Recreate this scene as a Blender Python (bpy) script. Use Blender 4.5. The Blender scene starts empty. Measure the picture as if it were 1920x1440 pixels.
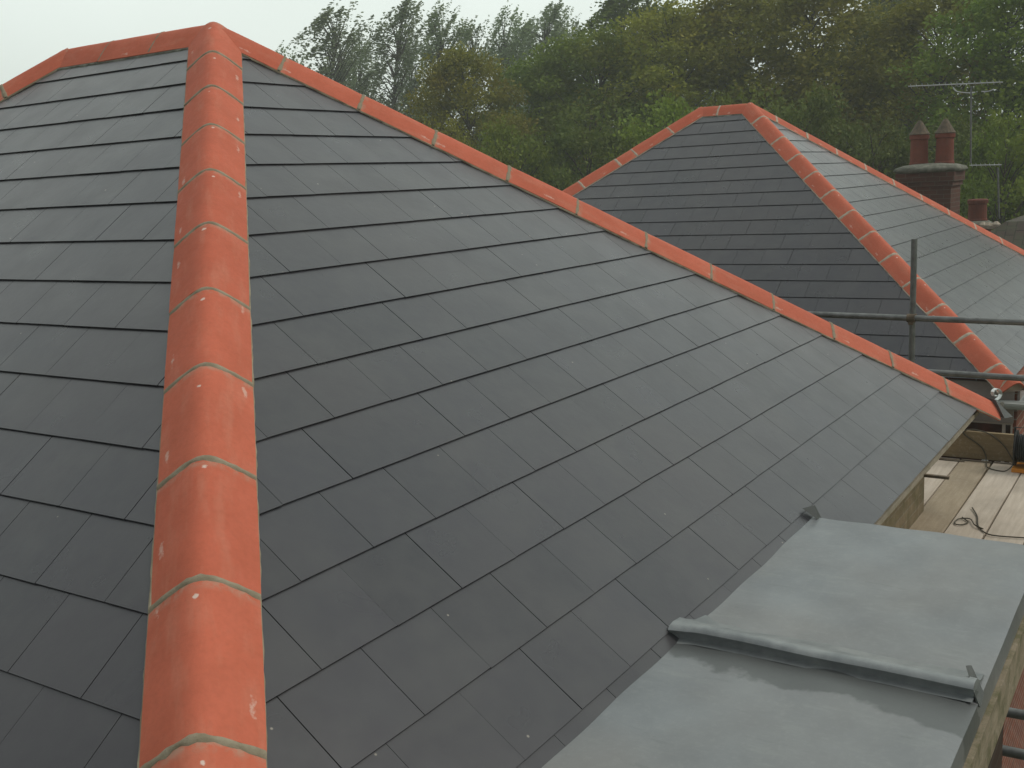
import bpy, math, random
import numpy as np
from mathutils import Vector, Matrix
S = bpy.context.scene
C = S.collection
R = math.radians
rnd = random.Random(7)

# ---------------------------------------------------------------- camera
CZ = 6.5                                  # eye height above the ground
YAW, TILT, ROLL = -0.9901085, 1.3854731, -0.0474662
cam = bpy.data.objects.new('camera', bpy.data.cameras.new('camera'))
C.objects.link(cam); S.camera = cam
cam.data.sensor_width = 36; cam.data.lens = 36 * 1987.72 / 1920
cam.data.clip_start = 0.05; cam.data.clip_end = 3000
CR = Matrix.Rotation(YAW, 4, 'Z') @ Matrix.Rotation(TILT, 4, 'X') @ Matrix.Rotation(ROLL, 4, 'Z')
cam.matrix_world = Matrix.Translation((0, 0, CZ)) @ CR
FPX = 1987.72

def ray(px, py):                          # direction seen at a pixel of the 1920 x 1440 photograph
    return (CR.to_3x3() @ Vector(((px - 960) / FPX, -(py - 720) / FPX, -1))).normalized()

# ---------------------------------------------------------------- sky and sun (overcast)
SUN_EL, SUN_AZ = 48, -62                  # azimuth of the sun measured from +X towards +Y
W = bpy.data.worlds.new('World'); S.world = W; W.use_nodes = True
nt = W.node_tree; nt.nodes.clear()
out = nt.nodes.new('ShaderNodeOutputWorld'); bg = nt.nodes.new('ShaderNodeBackground')
sky = nt.nodes.new('ShaderNodeTexSky'); sky.sky_type = 'NISHITA'; sky.sun_disc = False
sky.sun_elevation = R(SUN_EL); sky.sun_rotation = R(90 - SUN_AZ)
sky.dust_density = 4; sky.air_density = 1.5
tc = nt.nodes.new('ShaderNodeTexCoord'); sp = nt.nodes.new('ShaderNodeSeparateXYZ')
nt.links.new(tc.outputs['Generated'], sp.inputs[0])
cr = nt.nodes.new('ShaderNodeValToRGB')   # overcast: brighter low over wood, dimming added overhead and behind to darken near slates
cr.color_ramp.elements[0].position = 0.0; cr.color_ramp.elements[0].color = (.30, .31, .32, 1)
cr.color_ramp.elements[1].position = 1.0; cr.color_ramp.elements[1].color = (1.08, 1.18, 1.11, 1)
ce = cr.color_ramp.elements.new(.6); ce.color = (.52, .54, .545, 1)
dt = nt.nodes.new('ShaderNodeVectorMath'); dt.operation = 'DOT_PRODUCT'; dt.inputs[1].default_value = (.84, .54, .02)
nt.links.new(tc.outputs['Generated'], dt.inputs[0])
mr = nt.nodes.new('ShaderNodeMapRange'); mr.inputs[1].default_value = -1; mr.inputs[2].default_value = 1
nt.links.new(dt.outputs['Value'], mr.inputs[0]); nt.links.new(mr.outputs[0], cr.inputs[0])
cn = nt.nodes.new('ShaderNodeTexNoise'); cn.inputs['Scale'].default_value = 2.2; cn.inputs['Detail'].default_value = 3
nt.links.new(tc.outputs['Generated'], cn.inputs['Vector'])
cm = nt.nodes.new('ShaderNodeMapRange'); cm.inputs[1].default_value = .3; cm.inputs[2].default_value = .7
cm.inputs[3].default_value = 8.0; cm.inputs[4].default_value = 9.6
nt.links.new(cn.outputs[0], cm.inputs[0])
ml = nt.nodes.new('ShaderNodeVectorMath'); ml.operation = 'SCALE'
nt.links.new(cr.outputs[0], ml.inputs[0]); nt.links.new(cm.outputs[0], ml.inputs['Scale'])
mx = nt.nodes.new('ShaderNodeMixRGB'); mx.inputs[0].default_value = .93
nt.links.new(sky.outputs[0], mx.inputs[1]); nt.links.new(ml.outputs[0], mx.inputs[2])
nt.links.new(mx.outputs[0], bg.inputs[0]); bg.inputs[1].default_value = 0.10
nt.links.new(bg.outputs[0], out.inputs[0])
sd = bpy.data.lights.new('sun', 'SUN'); sd.energy = 1.1; sd.angle = R(20); sd.color = (1, .96, .9)
sun = bpy.data.objects.new('sun', sd); C.objects.link(sun)
sv = Vector((math.cos(R(SUN_EL)) * math.cos(R(SUN_AZ)), math.cos(R(SUN_EL)) * math.sin(R(SUN_AZ)), math.sin(R(SUN_EL))))
sun.rotation_euler = sv.to_track_quat('Z', 'Y').to_euler(); sun.location = (0, -20, 40)
S.view_settings.view_transform = 'Standard'; S.view_settings.look = 'None'
S.view_settings.exposure = 0.15; S.view_settings.gamma = 1
S.render.engine = 'CYCLES'
try:
    S.cycles.volume_bounces = 1; S.cycles.max_bounces = 6; S.cycles.volume_max_steps = 64
except Exception: pass

# ---------------------------------------------------------------- helpers
def tag(o, label=None, cat=None, group=None, kind=None):
    if label: o['label'] = label
    if cat: o['category'] = cat
    if group: o['group'] = group
    if kind: o['kind'] = kind
    return o

def empty(name, loc, rz=0):
    o = bpy.data.objects.new(name, None); o.location = loc; o.rotation_euler = (0, 0, rz)
    o.empty_display_size = .2; C.objects.link(o); return o

class MB:
    """collects shapes in world coordinates; build() links them as one mesh object"""
    def __init__(s): s.v = []; s.f = []; s.m = []; s.tone = []; s.cur = 0.5
    def face(s, pts):
        b = len(s.v); s.v += [tuple(p) for p in pts]; s.f.append(tuple(range(b, b + len(pts)))); s.tone.append(s.cur)
    def poly(s, verts, faces):
        b = len(s.v); s.v += [tuple(p) for p in verts]
        for f in faces: s.f.append(tuple(b + i for i in f)); s.tone.append(s.cur)
    def box(s, x0, x1, y0, y1, z0, z1):
        s.poly([(x0,y0,z0),(x1,y0,z0),(x1,y1,z0),(x0,y1,z0),(x0,y0,z1),(x1,y0,z1),(x1,y1,z1),(x0,y1,z1)],
               [(0,3,2,1),(4,5,6,7),(0,1,5,4),(1,2,6,5),(2,3,7,6),(3,0,4,7)])
    def obox(s, c, ax, ay, az, hx, hy, hz):
        c, ax, ay, az = Vector(c), Vector(ax), Vector(ay), Vector(az)
        s.poly([c + ax*hx*i + ay*hy*j + az*hz*k for k in (-1,1) for i, j in ((-1,-1),(1,-1),(1,1),(-1,1))],
               [(0,3,2,1),(4,5,6,7),(0,1,5,4),(1,2,6,5),(2,3,7,6),(3,0,4,7)])
    def tube(s, pts, r, n=12, caps=True):
        pts = [Vector(p) for p in pts]
        rr = r if isinstance(r, (list, tuple)) else [r] * len(pts)
        rings = []; ref = None
        for i, p in enumerate(pts):
            d = (pts[min(i+1, len(pts)-1)] - pts[max(i-1, 0)]).normalized()
            if ref is None:
                ref = d.cross(Vector((0,0,1)))
                if ref.length < .05: ref = d.cross(Vector((1,0,0)))
            ref = (ref - d * ref.dot(d)).normalized(); q = d.cross(ref)
            rings.append([p + (ref*math.cos(2*math.pi*k/n) + q*math.sin(2*math.pi*k/n)) * rr[i] for k in range(n)])
        vs = [v for r_ in rings for v in r_]; fs = []
        for i in range(len(pts)-1):
            for k in range(n): fs.append((i*n+k, i*n+(k+1)%n, (i+1)*n+(k+1)%n, (i+1)*n+k))
        if caps: fs.append(tuple(reversed(range(n)))); fs.append(tuple((len(pts)-1)*n + k for k in range(n)))
        s.poly(vs, fs)
    def lathe(s, c, prof, n=20):
        c = Vector(c); vs = []; fs = []
        for r_, z in prof:
            for k in range(n): vs.append(c + Vector((r_*math.cos(2*math.pi*k/n), r_*math.sin(2*math.pi*k/n), z)))
        for i in range(len(prof)-1):
            for k in range(n): fs.append((i*n+k, i*n+(k+1)%n, (i+1)*n+(k+1)%n, (i+1)*n+k))
        fs.append(tuple(reversed(range(n)))); fs.append(tuple((len(prof)-1)*n + k for k in range(n)))
        s.poly(vs, fs)
    def build(s, name, mat, parent=None, smooth=False, loc=None, tone=False, bevel=0):
        off = Vector(loc) if loc is not None else (root_loc(parent) if parent else Vector((0,0,0)))
        me = bpy.data.meshes.new(name); me.from_pydata([tuple(Vector(v) - off) for v in s.v], [], s.f)
        me.materials.append(mat)
        if smooth: me.polygons.foreach_set('use_smooth', [True]*len(me.polygons))
        if tone:
            at = me.attributes.new('tone', 'FLOAT', 'FACE'); at.data.foreach_set('value', s.tone)
        me.update()
        o = bpy.data.objects.new(name, me); C.objects.link(o)
        if parent: o.parent = parent
        if loc is not None: o.location = off - (root_loc(parent) if parent else Vector((0,0,0)))
        if bevel:
            m = o.modifiers.new('bevel', 'BEVEL'); m.width = bevel; m.segments = 2; m.limit_method = 'ANGLE'
        return o

def root_loc(o):
    l = Vector(o.location)
    while o.parent: o = o.parent; l = l + Vector(o.location)
    return l

# ---------------------------------------------------------------- materials
class NM:
    def __init__(s, name, rough=.6, spec=.5, metal=0):
        s.m = bpy.data.materials.new(name); s.m.use_nodes = True; s.t = s.m.node_tree
        s.b = s.t.nodes['Principled BSDF']; s.b.inputs['Roughness'].default_value = rough
        s.b.inputs['Specular IOR Level'].default_value = spec; s.b.inputs['Metallic'].default_value = metal
        s.tc = s.t.nodes.new('ShaderNodeTexCoord')
    def n(s, t, **k):
        x = s.t.nodes.new(t)
        for a, v in k.items(): setattr(x, a, v)
        return x
    def L(s, a, b): s.t.links.new(a, b)
    def noise(s, scale, detail=4, rough=.55, vec=None, stretch=None):
        x = s.n('ShaderNodeTexNoise'); x.inputs['Scale'].default_value = scale; x.inputs['Detail'].default_value = detail
        x.inputs['Roughness'].default_value = rough
        v = vec or s.tc.outputs['Object']
        if stretch:
            mp = s.n('ShaderNodeMapping'); mp.inputs['Scale'].default_value = stretch; s.L(v, mp.inputs[0]); v = mp.outputs[0]
        s.L(v, x.inputs['Vector']); return x.outputs[0]
    def rng(s, f, a, b, c=0, d=1):
        x = s.n('ShaderNodeMapRange'); s.L(f, x.inputs[0])
        for i, v in zip((1,2,3,4), (a,b,c,d)): x.inputs[i].default_value = v
        return x.outputs[0]
    def math(s, op, a, b):
        x = s.n('ShaderNodeMath', operation=op)
        for i, v in enumerate((a, b)):
            if isinstance(v, (int, float)): x.inputs[i].default_value = v
            else: s.L(v, x.inputs[i])
        return x.outputs[0]
    def mix(s, f, a, b, mode='MIX'):
        x = s.n('ShaderNodeMixRGB', blend_type=mode)
        if isinstance(f, (int, float)): x.inputs[0].default_value = f
        else: s.L(f, x.inputs[0])
        for i, v in ((1, a), (2, b)):
            if isinstance(v, (tuple, list)): x.inputs[i].default_value = (*v, 1)
            else: s.L(v, x.inputs[i])
        return x.outputs[0]
    def scale(s, col, f):
        x = s.n('ShaderNodeVectorMath', operation='SCALE'); s.L(col, x.inputs[0]); s.L(f, x.inputs['Scale']); return x.outputs[0]
    def bump(s, f, strength=.3, dist=.01):
        x = s.n('ShaderNodeBump'); x.inputs['Strength'].default_value = strength; x.inputs['Distance'].default_value = dist
        s.L(f, x.inputs['Height']); s.L(x.outputs[0], s.b.inputs['Normal'])
    def col(s, c): s.L(c, s.b.inputs['Base Color']); return s
    def rgh(s, c): s.L(c, s.b.inputs['Roughness'])

def slate_material():
    a = NM('slate', .36, .8)
    at = a.n('ShaderNodeAttribute', attribute_name='tone')
    c = a.mix(a.rng(at.outputs['Fac'], 0, 1), (.0165, .0170, .0225), (.0310, .0305, .0385))
    c = a.mix(a.rng(a.noise(.9, 2), .42, .62), c, a.mix(.5, c, (.042, .036, .037)))
    c = a.mix(a.rng(a.noise(17, 3), .3, .75), c, a.mix(.35, c, (.052, .055, .052)))
    sm = a.rng(a.noise(3.2, 2, .5, None, (1, 1, 2.2)), .5, .8, 0, .5)                       # dusty smears
    c = a.mix(sm, c, (.062, .062, .058))
    vo = a.n('ShaderNodeTexVoronoi'); vo.inputs['Scale'].default_value = 7; a.L(a.tc.outputs['Object'], vo.inputs['Vector'])
    c = a.mix(a.rng(vo.outputs['Distance'], .035, .02), c, (.30, .27, .22))  # crumbs of mortar
    a.col(c); a.rgh(a.rng(a.noise(5, 2), .3, .7, .27, .34))
    a.bump(a.math('ADD', a.noise(30, 2, .5), a.math('MULTIPLY', a.noise(2.2, 1), 1.2)), .12, .004); return a.m
M = {}
M['slate'] = slate_material()
a = NM('slate_underlay', .8, .2); a.col(a.mix(a.noise(8), (.02,.02,.022), (.035,.035,.036))); M['under'] = a.m

def terracotta(name, c0, c1, lime=1.):
    a = NM(name, .7, .15)
    oi = a.n('ShaderNodeObjectInfo')
    off = a.n('ShaderNodeVectorMath', operation='ADD'); a.L(a.tc.outputs['Object'], off.inputs[0])
    cb = a.n('ShaderNodeVectorMath', operation='SCALE'); cb.inputs[0].default_value = (37, 91, 53); a.L(oi.outputs['Random'], cb.inputs['Scale'])
    a.L(cb.outputs[0], off.inputs[1]); v = off.outputs[0]
    c = a.mix(a.rng(oi.outputs['Random'], 0, 1), c0, c1)
    c = a.mix(a.rng(a.noise(5, 5, .6, v), .35, .7), c, a.mix(.3, c, (.36, .10, .055)))
    c = a.mix(a.rng(a.noise(9, 4, .6, v, (2.5, .5, 1)), .5, .8, 0, .35*lime), c, (.66, .33, .22))   # pale bloom
    vo = a.n('ShaderNodeTexVoronoi'); vo.inputs['Scale'].default_value = 6; a.L(v, vo.inputs['Vector'])
    c = a.mix(a.rng(vo.outputs['Distance'], .045, .02, 0, .5*lime), c, (.66, .55, .46))
    c = a.mix(a.rng(a.noise(60, 4, .6, v), .4, .75, 0, .22), c, (.36, .10, .055))
    if lime > .9:                         # lime left by the roofer: a dab on the crest below each joint and smears by the edges
        lo = a.n('ShaderNodeSeparateXYZ'); a.L(a.tc.outputs['Object'], lo.inputs[0])
        jx = a.rng(a.math('FRACT', a.math('MULTIPLY', oi.outputs['Random'], 7.3), 0), 0, 1, -.018, .018)
        jy = a.rng(a.math('FRACT', a.math('MULTIPLY', oi.outputs['Random'], 13.7), 0), 0, 1, .025, .12)
        dx = a.math('SUBTRACT', lo.outputs[0], jx); dy = a.math('SUBTRACT', lo.outputs[1], jy)
        dd = a.math('SQRT', a.math('ADD', a.math('MULTIPLY', dx, dx), a.math('MULTIPLY', dy, dy)), 0)
        dd = a.math('ADD', dd, a.rng(a.noise(55, 3, .6, v), .3, .7, -.005, .005))
        c = a.mix(a.rng(dd, .0085, .004, 0, .85), c, (.80, .66, .56))
        ex = a.math('SUBTRACT', a.math('ABSOLUTE', lo.outputs[0], 0), .112)
        side = a.math('GREATER_THAN', lo.outputs[0], 0)
        fr = a.math('FRACT', a.math('ADD', a.math('MULTIPLY', oi.outputs['Random'], 23.1), a.math('MULTIPLY', side, .47)), 0)
        ey = a.math('MULTIPLY', a.math('SUBTRACT', lo.outputs[1], a.rng(fr, 0, 1, .02, .62)), .22)
        de = a.math('SQRT', a.math('ADD', a.math('MULTIPLY', ex, ex), a.math('MULTIPLY', ey, ey)), 0)
        de = a.math('ADD', de, a.rng(a.noise(48, 4, .7, v), .3, .7, -.006, .006))
        c = a.mix(a.rng(de, .0065, .002, 0, .5), c, (.76, .60, .50))
        c = a.mix(a.math('MULTIPLY', a.rng(lo.outputs[1], .035, .0, 0, .8), a.rng(a.noise(30, 5, .7, v), .42, .62)), c, (.50, .36, .26))
    a.col(c); a.rgh(a.rng(a.noise(20, 4, .6, v), .3, .7, .64, .82)); a.bump(a.noise(80, 5, .7, v), .22, .003); return a.m
M['terra'] = terracotta('terracotta', (.66, .175, .100), (.59, .150, .085))
M['terra_old'] = terracotta('old_terracotta', (.19, .065, .045), (.16, .06, .042), .2)
M['lime'] = NM('lime_spot', .9, .2).m; M['lime'].node_tree.nodes['Principled BSDF'].inputs[0].default_value = (.72, .62, .54, 1)
a = NM('mortar', .95, .2)
c = a.mix(a.rng(a.noise(14, 6), .3, .7), (.24, .205, .135), (.40, .35, .25)); a.col(c); a.bump(a.noise(70, 6, .7), .7, .006); M['mortar'] = a.m
a = NM('pale_mortar', .95, .2)
c = a.mix(a.rng(a.noise(14, 6), .3, .7), (.42, .36, .27), (.62, .55, .43)); a.col(c); a.bump(a.noise(70, 6, .7), .6, .006); M['mortar_pale'] = a.m
a = NM('green_mortar', .9, .3)
c = a.mix(a.rng(a.noise(12, 6), .35, .65), (.12, .125, .095), (.25, .25, .20)); a.col(c); a.bump(a.noise(60, 6, .7), .6, .006); M['mortar_green'] = a.m

def lead_material():
    a = NM('lead', .42, .5, .35)
    c = a.mix(a.rng(a.noise(2.1, 6, .62), .3, .72), (.185, .202, .208), (.25, .268, .272))
    c = a.mix(a.rng(a.noise(1.1, 3, .5), .4, .65), c, a.mix(.45, c, (.24, .22, .195)))
    c = a.mix(a.rng(a.noise(7, 6, .7, None, (2.2, .6, 1)), .55, .85, 0, .6), c, (.32, .34, .315))
    c = a.mix(a.rng(a.noise(4, 6, .7, None, (5, .7, 1)), .60, .72, 0, .4), c, (.12, .135, .13))
    c = a.mix(a.rng(a.noise(38, 6, .75, None, (1, 1, 1)), .5, .8, 0, .35), c, (.34, .35, .335))
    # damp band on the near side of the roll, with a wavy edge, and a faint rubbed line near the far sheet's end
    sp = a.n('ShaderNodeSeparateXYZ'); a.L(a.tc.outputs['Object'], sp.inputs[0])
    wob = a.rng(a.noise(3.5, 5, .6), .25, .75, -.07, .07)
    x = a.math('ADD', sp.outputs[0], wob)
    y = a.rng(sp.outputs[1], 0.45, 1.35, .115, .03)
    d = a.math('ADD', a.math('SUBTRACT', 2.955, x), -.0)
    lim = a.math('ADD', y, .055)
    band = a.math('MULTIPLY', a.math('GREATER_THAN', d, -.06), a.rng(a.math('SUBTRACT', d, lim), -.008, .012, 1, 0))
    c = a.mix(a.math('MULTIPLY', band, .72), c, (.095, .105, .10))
    a.col(c); a.rgh(a.rng(a.noise(5, 5), .3, .7, .34, .5))
    a.bump(a.math('ADD', a.noise(3, 3), a.math('MULTIPLY', a.noise(45, 5), .12)), .25, .02); return a.m
M['lead'] = lead_material()
a = NM('dull_lead', .6, .4, .1); a.col(a.mix(a.noise(9, 5), (.06,.068,.062), (.12,.13,.12))); a.bump(a.noise(20), .3, .01); M['lead_dark'] = a.m
a = NM('folded_lead', .45, .5, .35); a.col(a.mix(a.rng(a.noise(8, 5, .6), .35, .7), (.20,.22,.22), (.34,.36,.35))); a.bump(a.noise(16), .35, .008); M['lead_roll'] = a.m

def brick_material(name, c1, c2, mort, scale=1.0, rough=.9, mossy=0):
    a = NM(name, rough, .25)
    sp = a.n('ShaderNodeSeparateXYZ'); a.L(a.tc.outputs['Object'], sp.inputs[0])
    u = a.math('ADD', sp.outputs[0], sp.outputs[1])
    cb = a.n('ShaderNodeCombineXYZ'); a.L(u, cb.inputs[0]); a.L(sp.outputs[2], cb.inputs[1])
    br = a.n('ShaderNodeTexBrick'); a.L(cb.outputs[0], br.inputs['Vector'])
    br.inputs['Scale'].default_value = 1; br.inputs['Brick Width'].default_value = .225; br.inputs['Row Height'].default_value = .075
    br.inputs['Mortar Size'].default_value = .006; br.inputs['Mortar Smooth'].default_value = .15
    br.inputs['Color1'].default_value = (*c1, 1); br.inputs['Color2'].default_value = (*c2, 1); br.inputs['Mortar'].default_value = (*mort, 1)
    c = a.mix(a.rng(a.noise(11, 6), .3, .75), br.outputs[0], a.mix(.5, br.outputs[0], (.08, .05, .035)))
    if mossy: c = a.mix(a.rng(a.noise(7, 6, .65), .42, .62, 0, mossy), c, (.13, .115, .055))
    a.col(c)
    h = a.math('ADD', a.math('MULTIPLY', br.outputs['Fac'], -1.0), a.math('MULTIPLY', a.noise(50, 5), .4)); a.bump(h, .5, .008); return a.m
M['brick'] = brick_material('brick', (.32, .105, .06), (.24, .085, .055), (.42, .37, .30))
M['brick_old'] = brick_material('old_brick', (.15, .062, .042), (.10, .048, .034), (.17, .14, .11))
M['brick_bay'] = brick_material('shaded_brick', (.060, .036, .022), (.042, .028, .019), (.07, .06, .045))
M['brick_buff'] = brick_material('mossy_buff_brick', (.30, .235, .14), (.24, .19, .11), (.30, .26, .18), mossy=.8)

def wood(name, c0, c1, moss=0, axis=(1, 14, 14)):
    a = NM(name, .85, .25)
    oi = a.n('ShaderNodeObjectInfo'); off = a.n('ShaderNodeVectorMath', operation='ADD'); a.L(a.tc.outputs['Object'], off.inputs[0])
    cb = a.n('ShaderNodeVectorMath', operation='SCALE'); cb.inputs[0].default_value = (17, 31, 23); a.L(oi.outputs['Random'], cb.inputs['Scale'])
    a.L(cb.outputs[0], off.inputs[1]); v = off.outputs[0]
    c = a.mix(a.rng(a.noise(3, 6, .65, v, axis), .3, .7), c0, c1)
    c = a.mix(a.rng(a.noise(1.6, 4, .6, v), .45, .75, 0, .55), c, tuple(x * .55 for x in c0))
    c = a.mix(a.rng(a.noise(40, 4, .7, v), .55, .8, 0, .4), c, (.62, .57, .47))
    if moss: c = a.mix(a.rng(a.noise(9, 6, .7, v), .45, .6, 0, moss), c, (.10, .105, .04))
    a.col(c); a.bump(a.noise(5, 6, .7, v, axis), .4, .004); return a.m
M['board'] = wood('scaffold_wood', (.50, .425, .33), (.64, .56, .46))
M['board_dull'] = wood('damp_scaffold_wood', (.36, .29, .20), (.46, .38, .27))
M['board_y'] = wood('toe_board_wood', (.27, .20, .105), (.36, .275, .155), 0, (14, 1, 14))
M['timber_moss'] = wood('mossy_timber', (.25, .205, .135), (.38, .32, .225), .7)
M['timber_pale'] = wood('pale_timber', (.33, .285, .21), (.44, .385, .295), .3)
a = NM('galvanised_steel', .5, .5, .7)
a.col(a.mix(a.rng(a.noise(14, 5), .3, .7), (.15, .155, .145), (.27, .28, .265))); a.bump(a.noise(40), .2, .003); M['steel'] = a.m
a = NM('rusty_steel', .75, .4, .3); a.col(a.mix(a.rng(a.noise(18, 5), .35, .65), (.10, .085, .06), (.19, .14, .09))); M['rust'] = a.m
a = NM('grey_plastic', .4, .5); a.col(a.mix(a.noise(6), (.36,.385,.36), (.46,.485,.455))); M['gutter'] = a.m
a = NM('bright_metal', .3, .5, .6); a.col(a.mix(a.noise(8), (.6,.62,.6), (.8,.82,.8))); M['bright'] = a.m
a = NM('fascia_paint', .6, .4); a.col(a.mix(a.rng(a.noise(7,5), .35,.7), (.30,.26,.235), (.40,.36,.33))); M['fascia'] = a.m
a = NM('frame_paint', .5, .4); a.col(a.mix(a.noise(9), (.42,.36,.31), (.55,.49,.43))); M['frame'] = a.m
a = NM('dark_pane', .12, .5); a.col(a.mix(a.rng(a.noise(3, 3), .4, .65), (.045,.022,.016), (.15,.045,.035))); M['pane'] = a.m
a = NM('black_rubber', .55, .4); a.col(a.mix(a.noise(20), (.012,.013,.011), (.03,.03,.026))); M['rubber'] = a.m
a = NM('dusty_cable', .7, .3); a.col(a.mix(a.noise(20), (.06,.052,.035), (.10,.088,.06))); M['cable'] = a.m
a = NM('orange_plastic', .45, .5); a.col(a.mix(a.noise(20), (.62,.22,.02), (.75,.3,.03))); M['orange'] = a.m
a = NM('white_render', .85, .3); a.col(a.mix(a.noise(4, 5), (.52,.50,.45), (.66,.64,.58))); M['render'] = a.m
a = NM('bark', .95, .1); a.col(a.mix(a.noise(6, 6, .7, None, (4,4,1)), (.06,.052,.038), (.13,.115,.085))); a.bump(a.noise(12,5), .6, .03); M['bark'] = a.m
a = NM('grass', .95, .1)
c = a.mix(a.rng(a.noise(.35, 8, .7), .35, .65), (.035,.06,.015), (.09,.10,.035)); c = a.mix(a.rng(a.noise(14, 5), .4, .7), c, (.05,.075,.02)); a.col(c); M['grass'] = a.m
a = NM('old_roof_tile', .8, .3)
br = a.n('ShaderNodeTexBrick'); a.L(a.tc.outputs['Object'], br.inputs['Vector']); br.inputs['Scale'].default_value = 1
br.inputs['Brick Width'].default_value = .2; br.inputs['Row Height'].default_value = .15; br.inputs['Mortar Size'].default_value = .008
br.inputs['Color1'].default_value = (.075,.06,.05,1); br.inputs['Color2'].default_value = (.10,.075,.06,1); br.inputs['Mortar'].default_value = (.03,.025,.02,1)
a.col(a.mix(a.rng(a.noise(5,5), .4,.7), br.outputs[0], (.09,.10,.06))); M['oldroof'] = a.m

def leaf(name, c0, c1, c2):
    a = NM(name, .6, .2)
    at = a.n('ShaderNodeAttribute', attribute_name='tone')
    oi = a.n('ShaderNodeObjectInfo')
    c = a.mix(at.outputs['Fac'], c0, c1)
    c = a.mix(a.rng(a.noise(.45, 3), .45, .7), c, c2)
    hv = a.n('ShaderNodeHueSaturation'); a.L(c, hv.inputs['Color'])
    a.L(a.rng(oi.outputs['Random'], 0, 1, .8, 1.2), hv.inputs['Value']); a.L(a.rng(oi.outputs['Random'], 0, 1, .49, .51), hv.inputs['Hue'])
    c = hv.outputs[0]; a.col(c)
    tr = a.n('ShaderNodeBsdfTranslucent'); a.L(c, tr.inputs[0]); ms = a.n('ShaderNodeMixShader'); ms.inputs[0].default_value = .3
    o = a.t.nodes['Material Output']; a.L(a.b.outputs[0], ms.inputs[1]); a.L(tr.outputs[0], ms.inputs[2]); a.L(ms.outputs[0], o.inputs[0]); return a.m
M['leaf_green'] = leaf('green_leaves', (.125,.19,.022), (.23,.32,.04), (.24,.27,.03))
M['leaf_olive'] = leaf('olive_leaves', (.18,.205,.022), (.33,.34,.04), (.30,.27,.035))
M['leaf_dark'] = leaf('dark_leaves', (.095,.14,.025), (.18,.225,.045), (.16,.175,.035))
M['leaf_poplar'] = leaf('poplar_leaves', (.20,.27,.13), (.34,.42,.22), (.27,.33,.16))

# ---------------------------------------------------------------- ground
g = MB(); g.box(-500, 600, -500, 600, -.3, 0); tag(g.build('ground', M['grass']), kind='structure')
g = MB(); g.box(-3, 19, -3.2, 1.8, -.05, .004)
a = NM('paving', .9, .2); a.col(a.mix(a.rng(a.noise(3, 6), .3, .7), (.12,.11,.09), (.22,.20,.17))); M['paving'] = a.m
tag(g.build('path', M['paving']), kind='structure')

# ---------------------------------------------------------------- hipped slate roofs
TH = 0.63425679; TAN, CO, SI = math.tan(TH), math.cos(TH), math.sin(TH)
GAUGE, WID = 0.24447, 0.30

def clip(poly, a, b, c):                  # keep a*u + b*v <= c
    o = []
    for i in range(len(poly)):
        p, q = poly[i], poly[(i+1) % len(poly)]
        dp, dq = a*p[0]+b*p[1]-c, a*q[0]+b*q[1]-c
        if dp <= 0: o.append(p)
        if dp*dq < 0:
            t = dp/(dp-dq); o.append((p[0]+(q[0]-p[0])*t, p[1]+(q[1]-p[1])*t))
    return o

def slope(O, U, D, N, pl, s0, rows, phase, umin, umax, seed):
    """slates laid on a plane: O origin, U along the eaves, D down the slope, N outward; pl = clipping half-planes"""
    r = random.Random(seed); mb = MB()
    O, U, D, N = Vector(O), Vector(U), Vector(D), Vector(N)
    for j in range(0, rows + 1):
        tail = s0 + j*GAUGE
        if tail < .06: continue
        head = tail - .262
        ph = phase + (WID/2 if j % 2 else 0)
        k0 = math.floor((umin - ph)/WID); k1 = math.ceil((umax - ph)/WID)
        wob = r.uniform(-.0015, .0015)
        for k in range(k0, k1):
            gl, gr = r.choice((.0009, .0011, .0012, .0016)), r.choice((.0009, .0011, .0012))
            jx = r.uniform(-.0012, .0012)
            dv = wob + r.uniform(-.001, .001); dr = r.uniform(-.0007, .0007)
            poly = [(ph+k*WID+gl+jx, max(head, -.2)), (ph+(k+1)*WID-gr+jx, max(head, -.2)), (ph+(k+1)*WID-gr+jx, tail+dv+dr), (ph+k*WID+gl+jx, tail+dv-dr)]
            for (a_, b_, c_) in pl:
                poly = clip(poly, a_, b_, c_)
                if len(poly) < 3: break
            if len(poly) < 3: continue
            mb.cur = min(1, max(0, r.gauss(.5, .28)))
            lift = r.uniform(0, .0007); tw = r.uniform(-.0012, .0012)
            top = []; bot = []
            for (u, v) in poly:
                f = 1 - (tail - v)/.262
                h = .0055 + .0066*f + lift*f + tw*f*((u-ph)/WID - k - .5)
                P = O + U*u + D*v
                top.append(P + N*h); bot.append(P + N*(h - .0034))
            n = len(poly)
            mb.poly(top + bot, [tuple(range(n))] + [tuple(reversed(range(n, 2*n)))] + [(i, n+i, n+(i+1) % n, (i+1) % n) for i in range(n)])
    return mb

def tile_profile(b, ze, zc=.056, t=.014, k=.34, n=16):
    o = []; q = []
    for i in range(n+1):
        x = -1 + 2*i/n
        sh = (math.sqrt(x*x + k*k) - k)/(math.sqrt(1 + k*k) - k)
        o.append((b*x, zc - (zc - ze)*sh)); q.append((b*x*.93, zc - t - (zc - ze)*sh))
    return o, q

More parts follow.
